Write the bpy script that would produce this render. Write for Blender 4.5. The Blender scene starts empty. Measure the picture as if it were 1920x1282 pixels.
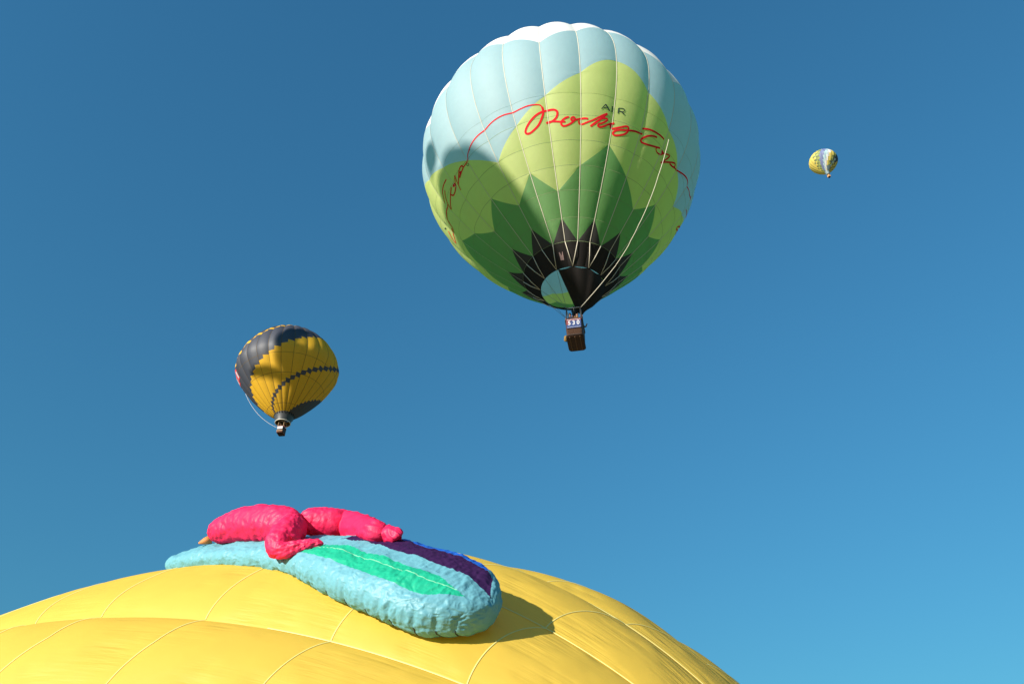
import bpy, bmesh, math, random
import numpy as np
from mathutils import Vector, Matrix, noise as mnoise

random.seed(7)
C = bpy.context.scene.collection
SC = bpy.context.scene

# ------------------------------------------------------------------ camera
CAM_Z = 1.6
PITCH = math.radians(38.0)
cam_d = bpy.data.cameras.new('camera')
cam = bpy.data.objects.new('camera', cam_d)
C.objects.link(cam)
cam.location = (0, 0, CAM_Z)
cam.rotation_euler = (math.radians(90) + PITCH, 0, 0)
cam_d.sensor_width = 36.0
cam_d.lens = 30.0
cam_d.clip_start = 0.1
cam_d.clip_end = 20000
SC.camera = cam

# ------------------------------------------------------------------ sky and sun
SUN_EL = math.radians(15.0)
SUN_AZ = math.radians(45.0)          # to the left of straight behind the camera
SUN_DIR = Vector((-math.sin(SUN_AZ) * math.cos(SUN_EL), -math.cos(SUN_AZ) * math.cos(SUN_EL), math.sin(SUN_EL)))
world = bpy.data.worlds.new('World')
SC.world = world
world.use_nodes = True
nt = world.node_tree
nt.nodes.clear()
w_out = nt.nodes.new('ShaderNodeOutputWorld')
w_bg = nt.nodes.new('ShaderNodeBackground')
sky = nt.nodes.new('ShaderNodeTexSky')
sky.sky_type = 'NISHITA'
sky.sun_disc = False
sky.sun_elevation = SUN_EL
sky.sun_rotation = math.atan2(SUN_DIR.x, SUN_DIR.y)
sky.altitude = 1600
sky.air_density = 2.2
sky.dust_density = 0.0
sky.ozone_density = 3.0
w_tint = nt.nodes.new('ShaderNodeMix')          # the deep blue of a polarised sky
w_tint.data_type = 'RGBA'
w_tint.blend_type = 'MULTIPLY'
w_tint.inputs['Factor'].default_value = 1.0
w_tint.inputs['B'].default_value = (0.31, 0.93, 1.39, 1)
w_gam = nt.nodes.new('ShaderNodeGamma')
w_gam.inputs['Gamma'].default_value = 0.8
nt.links.new(sky.outputs[0], w_gam.inputs['Color'])
nt.links.new(w_gam.outputs[0], w_tint.inputs['A'])
nt.links.new(w_tint.outputs['Result'], w_bg.inputs['Color'])
w_bg.inputs["Strength"].default_value = 0.090
nt.links.new(w_bg.outputs[0], w_out.inputs[0])

sun_d = bpy.data.lights.new('sun', 'SUN')
sun = bpy.data.objects.new('sun', sun_d)
C.objects.link(sun)
sun_d.energy = 5.0
sun_d.angle = math.radians(0.53)
sun_d.color = (1.0, 0.93, 0.82)
sun.rotation_euler = SUN_DIR.to_track_quat('Z', 'Y').to_euler()

SC.view_settings.view_transform = 'Standard'
SC.view_settings.look = 'None'
SC.view_settings.gamma = 1.0
SC.view_settings.use_curve_mapping = False
SC.view_settings.exposure = 0.66
SC.cycles.max_bounces = 10
SC.cycles.diffuse_bounces = 5
SC.cycles.transmission_bounces = 8

# ------------------------------------------------------------------ helpers
def mesh_obj(name, verts, faces, mats, parent=None, smooth=True, mat_idx=None, uv=None):
    loc = np.array(parent.location) if parent is not None else np.zeros(3)
    if parent is not None and parent.parent is not None:
        loc = loc + np.array(parent.parent.location)
    v = np.asarray(verts, float) - loc
    me = bpy.data.meshes.new(name)
    me.from_pydata([tuple(p) for p in v], [], [tuple(int(i) for i in f) for f in faces])
    if not isinstance(mats, (list, tuple)):
        mats = [mats]
    for m in mats:
        me.materials.append(m)
    if mat_idx is not None:
        me.polygons.foreach_set('material_index', np.asarray(mat_idx, dtype=np.int32))
    if smooth:
        me.polygons.foreach_set('use_smooth', np.ones(len(me.polygons), dtype=bool))
    if uv is not None:
        ul = me.uv_layers.new(name='fabric')
        li = np.empty(len(me.loops), dtype=np.int32)
        me.loops.foreach_get('vertex_index', li)
        ul.data.foreach_set('uv', np.asarray(uv, dtype=np.float32)[li].ravel())
    me.update()
    o = bpy.data.objects.new(name, me)
    C.objects.link(o)
    if parent is not None:
        o.parent = parent
    return o

def empty(name, loc, label, cat, group=None):
    o = bpy.data.objects.new(name, None)
    C.objects.link(o)
    o.location = tuple(float(a) for a in loc)
    o.empty_display_size = 0.5
    o['label'] = label
    o['category'] = cat
    if group:
        o['group'] = group
    return o

def tag(o, label=None, cat=None, group=None, kind=None):
    if label: o['label'] = label
    if cat: o['category'] = cat
    if group: o['group'] = group
    if kind: o['kind'] = kind
    return o

def grid_faces(nu, nv, wrap_u=False, off=0):
    """vertices laid out row by row: index = j*nu + i"""
    f = []
    for j in range(nv - 1):
        for i in range(nu if wrap_u else nu - 1):
            a = j * nu + i
            b = j * nu + (i + 1) % nu
            f.append((a + off, b + off, b + nu + off, a + nu + off))
    return f

class MB:
    """collects simple solids into one mesh"""
    def __init__(s):
        s.v = []; s.f = []; s.m = []
    def add(s, v, f, m=0):
        o = len(s.v)
        s.v += [tuple(p) for p in v]
        s.f += [tuple(i + o for i in q) for q in f]
        s.m += [m] * len(f)
    def box(s, c, h, M=None, m=0, taper=1.0):
        pts = []
        for z in (-1, 1):
            k = taper if z < 0 else 1.0
            for x, y in ((-1, -1), (1, -1), (1, 1), (-1, 1)):
                p = Vector((x * h[0] * k, y * h[1] * k, z * h[2])) + Vector(c)
                pts.append(M @ p if M else p)
        s.add(pts, [(3, 2, 1, 0), (4, 5, 6, 7), (0, 1, 5, 4), (1, 2, 6, 5), (2, 3, 7, 6), (3, 0, 4, 7)], m)
    def tube(s, path, rad, n=8, m=0, M=None, closed=False):
        path = [Vector(p) for p in path]
        if M: path = [M @ p for p in path]
        rad = rad if hasattr(rad, '__len__') else [rad] * len(path)
        vs = []
        N = len(path)
        up = Vector((0.13, 0.21, 0.97))
        for i, p in enumerate(path):
            if closed: t = path[(i + 1) % N] - path[i - 1]
            else: t = path[min(i + 1, N - 1)] - path[max(i - 1, 0)]
            t.normalize()
            a = t.cross(up)
            if a.length < 0.05: a = t.cross(Vector((1, 0, 0)))
            a.normalize(); b = t.cross(a)
            for k in range(n):
                w = 2 * math.pi * k / n
                vs.append(p + (a * math.cos(w) + b * math.sin(w)) * rad[i])
        f = grid_faces(n, N, True)
        if closed:
            f += [((N - 1) * n + k, (N - 1) * n + (k + 1) % n, (k + 1) % n, k) for k in range(n)]
        else:
            f += [tuple(range(n - 1, -1, -1)), tuple((N - 1) * n + k for k in range(n))]
        s.add(vs, f, m)
    def build(s, name, mats, parent=None, smooth=False):
        return mesh_obj(name, s.v, s.f, mats, parent, smooth, s.m)

def smoothstep(a, b, x):
    t = np.clip((x - a) / (b - a), 0, 1)
    return t * t * (3 - 2 * t)

# ------------------------------------------------------------------ materials
def new_mat(name):
    m = bpy.data.materials.new(name)
    m.use_nodes = True
    m.node_tree.nodes.clear()
    return m, m.node_tree.nodes, m.node_tree.links

def fabric(name, col, trans=0.38, gloss=0.06, rough=0.72, bump=0.02, scale=3.0, tcol=None, crinkle=0.0, crinkle_scale=6.0, var=0.06, pucker=None, rings=0.0):
    """thin coated nylon: diffuse + light let through + a soft sheen"""
    m, N, L = new_mat(name)
    out = N.new('ShaderNodeOutputMaterial')
    tc = N.new('ShaderNodeTexCoord')
    n1 = N.new('ShaderNodeTexNoise'); n1.inputs['Scale'].default_value = scale; n1.inputs['Detail'].default_value = 5
    L.new(tc.outputs['Object'], n1.inputs['Vector'])
    mr = N.new('ShaderNodeMapRange')
    mr.inputs['To Min'].default_value = 1 - var; mr.inputs['To Max'].default_value = 1 + var
    L.new(n1.outputs['Fac'], mr.inputs['Value'])
    cm = N.new('ShaderNodeMix'); cm.data_type = 'RGBA'; cm.blend_type = 'MULTIPLY'; cm.inputs['Factor'].default_value = 1.0
    cm.inputs['A'].default_value = (*col, 1)
    L.new(mr.outputs[0], cm.inputs['B'])
    height = n1.outputs['Fac']
    dist = bump
    bp = N.new('ShaderNodeBump'); bp.inputs['Strength'].default_value = 0.5; bp.inputs['Distance'].default_value = dist
    L.new(height, bp.inputs['Height'])
    normal = bp.outputs[0]
    if crinkle > 0:
        for sc_, d_ in ((crinkle_scale, crinkle), (crinkle_scale * 2.4, crinkle * 0.45)):
            nz = N.new('ShaderNodeTexNoise'); nz.noise_type = 'RIDGED_MULTIFRACTAL'
            nz.inputs['Scale'].default_value = sc_; nz.inputs['Detail'].default_value = 2.0; nz.inputs['Roughness'].default_value = 0.5
            nz.inputs['Distortion'].default_value = 0.6
            L.new(tc.outputs['Object'], nz.inputs['Vector'])
            b2 = N.new('ShaderNodeBump'); b2.inputs['Strength'].default_value = 0.9; b2.inputs['Distance'].default_value = d_
            L.new(nz.outputs['Fac'], b2.inputs['Height']); L.new(normal, b2.inputs['Normal'])
            normal = b2.outputs[0]
    if pucker:
        uvn = N.new('ShaderNodeUVMap'); uvn.uv_map = 'fabric'
        for rot, sx, sy, d in pucker:
            mp = N.new('ShaderNodeMapping'); mp.inputs['Rotation'].default_value = (0, 0, rot); mp.inputs['Scale'].default_value = (sx, sy, 1)
            L.new(uvn.outputs[0], mp.inputs['Vector'])
            pn = N.new('ShaderNodeTexNoise'); pn.inputs['Scale'].default_value = 1.0; pn.inputs['Detail'].default_value = 4; pn.inputs['Distortion'].default_value = 0.3
            L.new(mp.outputs[0], pn.inputs['Vector'])
            pm = N.new('ShaderNodeTexNoise'); pm.inputs['Scale'].default_value = 0.9; pm.inputs['Detail'].default_value = 2
            L.new(uvn.outputs[0], pm.inputs['Vector'])
            rr = N.new('ShaderNodeMapRange'); rr.inputs['From Min'].default_value = 0.40; rr.inputs['From Max'].default_value = 0.75; rr.interpolation_type = 'SMOOTHSTEP'
            L.new(pm.outputs['Fac'], rr.inputs['Value'])
            mu = N.new('ShaderNodeMath'); mu.operation = 'MULTIPLY'
            L.new(pn.outputs['Fac'], mu.inputs[0]); L.new(rr.outputs[0], mu.inputs[1])
            b4 = N.new('ShaderNodeBump'); b4.inputs['Strength'].default_value = 1.0; b4.inputs['Distance'].default_value = d
            L.new(mu.outputs[0], b4.inputs['Height']); L.new(normal, b4.inputs['Normal'])
            normal = b4.outputs[0]
    d = N.new('ShaderNodeBsdfDiffuse'); L.new(cm.outputs['Result'], d.inputs['Color']); L.new(normal, d.inputs['Normal'])
    t = N.new('ShaderNodeBsdfTranslucent')
    if tcol is None:
        L.new(cm.outputs['Result'], t.inputs['Color'])
    else:
        t.inputs['Color'].default_value = (*tcol, 1)
    L.new(normal, t.inputs['Normal'])
    mix = N.new('ShaderNodeMixShader'); mix.inputs[0].default_value = trans
    L.new(d.outputs[0], mix.inputs[1]); L.new(t.outputs[0], mix.inputs[2])
    g = N.new('ShaderNodeBsdfGlossy'); g.inputs['Roughness'].default_value = rough; L.new(normal, g.inputs['Normal'])
    g.inputs['Color'].default_value = (1, 1, 1, 1)
    mix2 = N.new('ShaderNodeMixShader'); mix2.inputs[0].default_value = gloss
    L.new(mix.outputs[0], mix2.inputs[1]); L.new(g.outputs[0], mix2.inputs[2])
    L.new(mix2.outputs[0], out.inputs[0])
    return m

def plain(name, col, rough=0.6, metal=0.0, bump=None, spec=0.5, wave=None, var=0.0):
    m, N, L = new_mat(name)
    out = N.new('ShaderNodeOutputMaterial')
    p = N.new('ShaderNodeBsdfPrincipled')
    p.inputs['Base Color'].default_value = (*col, 1)
    p.inputs['Roughness'].default_value = rough
    p.inputs['Metallic'].default_value = metal
    p.inputs['Specular IOR Level'].default_value = spec
    tc = N.new('ShaderNodeTexCoord')
    if bump or var:
        n1 = N.new('ShaderNodeTexNoise'); n1.inputs['Scale'].default_value = bump[0] if bump else 4.0; n1.inputs['Detail'].default_value = 5
        L.new(tc.outputs['Object'], n1.inputs['Vector'])
        if bump:
            bp = N.new('ShaderNodeBump'); bp.inputs['Distance'].default_value = bump[1]; bp.inputs['Strength'].default_value = 0.7
            L.new(n1.outputs['Fac'], bp.inputs['Height']); L.new(bp.outputs[0], p.inputs['Normal'])
        if var:
            mr = N.new('ShaderNodeMapRange'); mr.inputs['To Min'].default_value = 1 - var; mr.inputs['To Max'].default_value = 1 + var
            L.new(n1.outputs['Fac'], mr.inputs['Value'])
            cm = N.new('ShaderNodeMix'); cm.data_type = 'RGBA'; cm.blend_type = 'MULTIPLY'; cm.inputs['Factor'].default_value = 1.0
            cm.inputs['A'].default_value = (*col, 1); L.new(mr.outputs[0], cm.inputs['B']); L.new(cm.outputs['Result'], p.inputs['Base Color'])
    if wave:
        wv = N.new('ShaderNodeTexWave'); wv.bands_direction = 'Z'; wv.inputs['Scale'].default_value = wave[0]; wv.inputs['Distortion'].default_value = 1.5; wv.inputs['Detail'].default_value = 2
        L.new(tc.outputs['Object'], wv.inputs['Vector'])
        bp = N.new('ShaderNodeBump'); bp.inputs['Distance'].default_value = wave[1]
        L.new(wv.outputs['Fac'], bp.inputs['Height']); L.new(bp.outputs[0], p.inputs['Normal'])
    L.new(p.outputs[0], out.inputs[0])
    return m

M_WHITE = fabric('white_nylon', (0.82, 0.80, 0.79), 0.28)
M_SKY = fabric('light_blue_nylon', (0.44, 0.65, 0.71), 0.54, tcol=(.22, .58, .70))
M_LIME = fabric('lime_nylon', (0.68, 0.75, 0.23), 0.52, tcol=(.40, .70, .07))
M_GREEN = fabric('green_nylon', (0.13, 0.34, 0.065), 0.48, tcol=(.07, .36, .055))
M_CHAR = fabric('charcoal_nylon', (0.030, 0.027, 0.024), 0.15, gloss=0.03)
M_BLACK = fabric('black_flameproof_cloth', (0.014, 0.011, 0.010), 0.0, gloss=0.015)
M_TAPE = plain('cream_webbing', (0.62, 0.56, 0.44), 0.7)
M_SEAM = plain('seam_thread', (0.20, 0.27, 0.12), 0.8)
M_RED = fabric('red_lettering', (0.72, 0.010, 0.022), 0.0, gloss=0.01)
M_INK = plain('dark_green_lettering', (0.02, 0.045, 0.03), 0.7)
M_NAVY = fabric('navy_nylon', (0.032, 0.036, 0.055), 0.10, gloss=0.055, rough=0.62)
M_GOLD = fabric('gold_nylon', (0.94, 0.53, 0.012), 0.36, tcol=(.9, .45, .006), gloss=0.03)
M_GREYCLOTH = plain('grey_skirt_cloth', (0.045, 0.047, 0.052), 0.5)
M_CREAM = plain('cream_rim_webbing', (0.70, 0.66, 0.55), 0.7)
M_SEAMDK = plain('dark_seam', (0.12, 0.07, 0.012), 0.8)
M_WICKER = plain('brown_wicker', (0.10, 0.042, 0.018), 0.65, wave=(14, 0.02))
M_LEATHER = plain('dark_suede_trim', (0.035, 0.018, 0.012), 0.8, bump=(25, 0.01))
M_FLOOR = plain('basket_underside_wood', (0.075, 0.028, 0.014), 0.7, bump=(12, 0.01))
M_SLAT = plain('pale_floor_runner', (0.17, 0.085, 0.04), 0.7)
M_STEEL = plain('brushed_steel', (0.55, 0.55, 0.53), 0.35, metal=0.9)
M_DARKMETAL = plain('black_padding', (0.02, 0.02, 0.022), 0.6)
M_WIRE = plain('grey_wire', (0.16, 0.15, 0.13), 0.5, metal=0.4)

# ------------------------------------------------------------------ envelope geometry
def env_profile(at, k1, zm, rm, k2, slope, ptop, n=120):
    t = np.linspace(0, np.pi / 2, n)
    r = np.maximum(np.sin(t), 0) ** (2 / ptop); z = at * np.maximum(np.cos(t), 0) ** (2 / ptop)
    a = np.linspace(0, 1, n)[1:]
    p0 = np.array([1, 0]); p1 = np.array([1, -k1]); d = np.array([np.sin(slope), np.cos(slope)])
    p3 = np.array([rm, zm]); p2 = p3 + k2 * d
    b = ((1 - a) ** 3)[:, None] * p0 + (3 * (1 - a) ** 2 * a)[:, None] * p1 + (3 * (1 - a) * a * a)[:, None] * p2 + (a ** 3)[:, None] * p3
    return np.concatenate([r, b[:, 0]]), np.concatenate([z, b[:, 1]])

class Envelope:
    """gored envelope: k = gore coordinate (load tapes at whole numbers), v = 0 at the crown, 1 at the mouth"""
    def __init__(s, centre, R, prof, lean=(0, 0), n_gores=24, phase=0.0, squeeze=0.04, bulge=None):
        s.c = np.array(centre, float); s.R = R; s.n = n_gores; s.phase = phase; s.sq = squeeze
        r, z = env_profile(*prof); r = r * R; z = z * R
        L = np.concatenate([[0], np.cumsum(np.hypot(np.diff(r), np.diff(z)))])
        s.len = L[-1]; s.V = L / L[-1]; s.r = r; s.z = z
        ax = np.array([lean[0], lean[1], 1.0]); ax /= np.linalg.norm(ax)
        e1 = np.array([1.0, 0, 0]) - ax * ax[0]; e1 /= np.linalg.norm(e1)
        s.ax = ax; s.e1 = e1; s.e2 = np.cross(ax, e1)
        s.bv, s.bh = bulge if bulge else ([0, .08, .5, .7, .85, .95, 1], [0, .022, .019, .014, .0085, .005, .003])
    def theta(s, k):
        t = np.asarray(k, float) * (2 * np.pi / s.n)
        return s.phase + t - s.sq * np.sin(t)
    def frame(s, k, v):
        th = s.theta(k)
        rad = np.sin(th)[..., None] * s.e1 - np.cos(th)[..., None] * s.e2
        return rad
    def slope(s, v):
        e = 0.012
        dr = np.interp(v + e, s.V, s.r) - np.interp(v - e, s.V, s.r)
        dz = np.interp(v + e, s.V, s.z) - np.interp(v - e, s.V, s.z)
        L = np.hypot(dr, dz) + 1e-9
        return -dz / L, dr / L          # outward normal in (r, z)
    def at(s, k, v, off=0.0, bulged=True):
        k, v = np.broadcast_arrays(np.asarray(k, float), np.asarray(v, float))
        rad = s.frame(k, v)
        r = np.interp(v, s.V, s.r); z = np.interp(v, s.V, s.z)
        nr, nz = s.slope(v)
        u = k - np.floor(k)
        h = np.zeros_like(u)
        if bulged:
            h = np.interp(v, s.bv, s.bh) * s.R * (4 * u * (1 - u) - 0.45)
        h = h + off
        return s.c + (r + nr * h)[..., None] * rad + (z + nz * h)[..., None] * s.ax

    def normal(s, k, v):
        e = 1e-3
        k = np.asarray(k, float)
        u = k - np.floor(k)
        k0 = np.where(u > 1 - 3 * e, k - 3 * e, np.where(u < 3 * e, k + 3 * e, k))
        a = s.at(k0 + e, v) - s.at(k0 - e, v)
        b = s.at(k0, np.asarray(v) - e) - s.at(k0, np.asarray(v) + e)
        n = np.cross(a, b)
        return n / np.linalg.norm(n, axis=-1, keepdims=True)

RED_STROKES = [
    (0.075, [(-4.243,0.6989),(-4.091,0.6969),(-3.95,0.6934),(-3.879,0.6874),(-3.783,0.6836),(-3.686,0.6813),(-3.716,0.681),(-3.492,0.6743),(-3.246,0.6696),(-2.941,0.6667),(-2.728,0.6638),(-2.477,0.6614),(-2.263,0.6609),(-1.969,0.6627),(-1.725,0.6622),(-1.56,0.6614),(-1.437,0.6616),(-1.311,0.6626),(-1.189,0.6648),(-1.128,0.6693)]),
    (0.125, [(-1.128,0.6693),(-1.112,0.6763),(-1.124,0.6839),(-1.174,0.6921),(-1.239,0.7),(-1.325,0.7074),(-1.44,0.7132),(-1.569,0.7175),(-1.663,0.7186),(-1.74,0.7166),(-1.753,0.712),(-1.71,0.7068),(-1.611,0.6994),(-1.491,0.6923),(-1.337,0.6853),(-1.197,0.6813),(-1.09,0.6794),(-0.971,0.679),(-0.877,0.6791),(-0.787,0.6804),(-0.714,0.6844),(-0.708,0.6902),(-0.743,0.6963),(-0.832,0.7018),(-0.948,0.7043),(-1.074,0.7048)]),
    (0.11, [(-1.073,0.7046),(-0.946,0.7034),(-0.796,0.7051),(-0.621,0.7073),(-0.486,0.7081)]),
    (0.115, [(-0.37,0.6981),(-0.465,0.6998),(-0.563,0.704),(-0.617,0.7096),(-0.589,0.7154),(-0.507,0.7167),(-0.394,0.7143),(-0.281,0.7101),(-0.195,0.7039),(-0.208,0.6992),(-0.262,0.699),(-0.305,0.7023),(-0.279,0.706),(-0.209,0.7048),(-0.125,0.703),(0.016,0.7007),(0.122,0.6999),(0.215,0.7008)]),
    (0.105, [(-0.061,0.7049),(-0.062,0.7096),(-0.025,0.7121),(0.058,0.712),(0.178,0.7084),(0.338,0.7036),(0.497,0.6972),(0.629,0.6909),(0.71,0.6872),(0.8,0.6833)]),
    (0.13, [(0.8,0.6836),(0.688,0.6919),(0.557,0.7008),(0.426,0.7091),(0.293,0.7164)]),
    (0.115, [(0.293,0.7164),(0.464,0.706),(0.624,0.6976),(0.751,0.6946),(0.814,0.6958),(0.79,0.6996),(0.679,0.7053),(0.554,0.7097),(0.538,0.7136),(0.606,0.7151),(0.721,0.7121),(0.865,0.7058),(1.051,0.6989),(0.975,0.7035),(0.951,0.7078),(1.009,0.7115),(1.103,0.7098),(1.275,0.7046),(1.438,0.6992),(1.517,0.6993),(1.536,0.7047),(1.511,0.7112),(1.42,0.7172),(1.28,0.7218),(1.139,0.7241),(1.067,0.7213),(1.103,0.716),(1.208,0.7121),(1.318,0.7096),(1.434,0.7076),(1.617,0.704),(1.817,0.7),(1.972,0.6981),(2.083,0.6973)]),
    (0.115, [(2.032,0.686),(2.147,0.6828),(2.31,0.6798),(2.518,0.6779),(2.724,0.6761),(2.924,0.675)]),
    (0.115, [(2.606,0.6855),(2.43,0.6896),(2.281,0.6951),(2.154,0.7029),(2.093,0.7089),(2.107,0.7136),(2.211,0.7146),(2.411,0.7119),(2.674,0.7058),(2.892,0.6989)]),
    (0.09, [(2.716,0.7058),(2.745,0.7106),(2.858,0.7124),(3.006,0.7092),(3.09,0.7029),(2.994,0.6983),(3.052,0.7021),(3.143,0.7011),(3.257,0.6974),(3.353,0.6964),(3.33,0.7028),(3.244,0.7136),(3.146,0.7248)]),
    (0.1, [(3.144,0.7247),(3.237,0.7184),(3.405,0.7101),(3.574,0.7017),(3.725,0.6957),(3.802,0.6981),(3.723,0.7054),(3.583,0.7079),(3.488,0.709),(3.628,0.7081),(3.829,0.702),(4.037,0.6964),(4.204,0.6913),(4.409,0.6845),(4.628,0.6777),(4.841,0.6727),(5.011,0.6711)]),
    (0.08, [(3.01,0.6989),(3.054,0.7039),(3.116,0.7004)]),
    (0.08, [(5.021,0.6752),(5.23,0.6711),(5.467,0.6687),(5.976,0.641)]),
    (0.08, [(6.061,0.666),(6.275,0.6595),(6.607,0.646)]),
    (0.1, [(7.266,0.6482),(6.384,0.716),(6.35,0.7064),(6.591,0.6869)]),
    (0.09, [(-5.131,0.6715),(-5.309,0.6714),(-5.477,0.6722),(-5.633,0.6744),(-5.802,0.6796),(-5.998,0.6826)]),
    (0.09, [(-5.449,0.6805),(-5.606,0.6853),(-5.739,0.6918),(-5.817,0.6981),(-5.911,0.7107),(-5.739,0.7095),(-5.521,0.7059),(-5.329,0.701),(-5.152,0.6954)]),
    (0.09, [(-5.315,0.7004),(-5.353,0.704),(-5.289,0.7107),(-5.162,0.7107),(-5.015,0.706),(-4.922,0.7014),(-5.009,0.6969),(-5.067,0.6988),(-5.012,0.7015)]),
    (0.1, [(-5.038,0.6979),(-4.964,0.7001),(-5.03,0.7017)]),
    (0.075, [(-4.922,0.7014),(-4.8,0.6959),(-4.706,0.6919),(-4.766,0.7013),(-4.817,0.7115),(-4.894,0.7233)]),
    (0.085, [(-4.776,0.7112),(-4.635,0.7055),(-4.482,0.698),(-4.391,0.6939),(-4.264,0.6927),(-4.234,0.6981),(-4.351,0.7021),(-4.579,0.7069)]),
    (0.13, [(-4.468,0.7004),(-4.404,0.7016),(-4.573,0.7066)]),
    (0.09, [(-5.854,0.6978),(-6.098,0.6944),(-6.246,0.6953),(-6.206,0.695),(-6.373,0.6986),(-6.461,0.7012),(-6.551,0.7117),(-6.635,0.7195),(-6.91,0.7169)]),
    (0.09, [(-6.691,0.7146),(-7.002,0.7082),(-7.186,0.7128),(-7.398,0.7151)]),
    (0.09, [(-7.122,0.6859),(-7.241,0.6956),(-7.356,0.7049),(-7.378,0.7138)]),
]
INK_STROKES = [
    (0.055, [(0.599,0.6772),(0.717,0.6648)]),
    (0.085, [(0.717,0.6648),(0.86,0.6767)]),
    (0.05, [(0.652,0.6725),(0.802,0.6721)]),
    (0.085, [(0.934,0.6643),(0.946,0.6773)]),
    (0.08, [(1.131,0.6648),(1.131,0.6769)]),
    (0.05, [(1.127,0.6651),(1.25,0.6639),(1.301,0.6655),(1.301,0.6687),(1.251,0.6709),(1.129,0.6713)]),
    (0.08, [(1.217,0.6711),(1.32,0.6761)]),
    (0.1, [(-6.789,0.6783),(-6.793,0.6887)]),
    (0.1, [(-7.194,0.6676),(-7.098,0.6758)]),
    (0.03, [(-4.017,0.7036),(-4.032,0.7045),(-4.052,0.7047),(-4.07,0.7041),(-4.083,0.7029),(-4.087,0.7014),(-4.08,0.7),(-4.065,0.6991),(-4.045,0.6989),(-4.027,0.6995),(-4.014,0.7007),(-4.011,0.7022),(-4.017,0.7036)]),
]
DROP_LINE = [(3.07, 0.6665), (3.13, 0.701), (3.253, 0.7528), (3.478, 0.8096), (3.729, 0.8603), (4.09, 0.9085), (4.339, 0.9635), (6.003, 1.0), (10.003, 0.9547)]

# ------------------------------------------------------------------ ground
M_GRASS = plain('dry_grass_field', (0.23, 0.19, 0.10), 0.95, bump=(3.0, 0.05), var=0.35)
gv = []
for j in range(41):
    for i in range(41):
        a = (i / 20 - 1); b = (j / 20 - 1)
        x = math.copysign(abs(a) ** 3, a) * 8000; y = math.copysign(abs(b) ** 3, b) * 8000
        gv.append((x, y, 0.0))
ground = mesh_obj('ground', gv, grid_faces(41, 41), M_GRASS)
tag(ground, 'dry grass launch field', kind='structure')

# ------------------------------------------------------------------ shared balloon builders
def strip(E, pts, w, off, smooth_n=6):
    """flat strip following points (k, v) on an envelope"""
    P = np.array(pts, float)
    if len(P) > 2 and smooth_n > 1:
        Q = np.vstack([2 * P[0] - P[1], P, 2 * P[-1] - P[-2]])
        t = np.linspace(0, 1, smooth_n, endpoint=False)[:, None]
        out = []
        for i in range(1, len(Q) - 2):
            p0, p1, p2, p3 = Q[i - 1], Q[i], Q[i + 1], Q[i + 2]
            out.append(0.5 * (2 * p1 + (p2 - p0) * t + (2 * p0 - 5 * p1 + 4 * p2 - p3) * t ** 2 + (3 * p1 - p0 - 3 * p2 + p3) * t ** 3))
        P = np.vstack(out + [P[-1:]])
    else:
        t = np.linspace(0, 1, max(2, smooth_n * 2))[:, None]
        P = np.vstack([P[i] * (1 - t) + P[i + 1] * t for i in range(len(P) - 1)])
    # split where the line jumps over a load tape so that it follows the crease
    q = E.at(P[:, 0], P[:, 1], off)
    n = E.normal(P[:, 0], P[:, 1])
    d = np.gradient(q, axis=0)
    d /= np.linalg.norm(d, axis=1, keepdims=True) + 1e-9
    s = np.cross(n, d); s /= np.linalg.norm(s, axis=1, keepdims=True) + 1e-9
    ww = np.full(len(P), w / 2)
    ww[0] *= 0.75; ww[-1] *= 0.75
    v = np.stack([q + s * ww[:, None], q + n * 0.006, q - s * ww[:, None]], 1).reshape(-1, 3)
    return v, grid_faces(3, len(P))

def strips(name, E, strokes, mat, parent, off):
    V, F = [], []
    for i, (w, pts) in enumerate(strokes):
        v, f = strip(E, pts, w, off + 0.0007 * (i % 7))
        o = len(V); V += list(v); F += [tuple(a + o for a in q) for q in f]
    return mesh_obj(name, V, F, mat, parent)

def patch(E, k0, k1, lo, hi, nu, nv, pillow=0.0):
    """quad patch of a gore between two border curves v = lo(k), hi(k)"""
    eps = 1e-4
    k = np.linspace(k0 + eps, k1 - eps, nu)
    a = lo(k); b = hi(k)
    t = np.linspace(0, 1, nv)
    V = a[None] * (1 - t[:, None]) + b[None] * t[:, None]
    K = np.repeat(k[None], nv, 0)
    off = pillow * (4 * t * (1 - t))[:, None] * np.ones_like(K)
    return E.at(K, V, off).reshape(-1, 3), [q[::-1] for q in grid_faces(nu, nv)]

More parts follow.
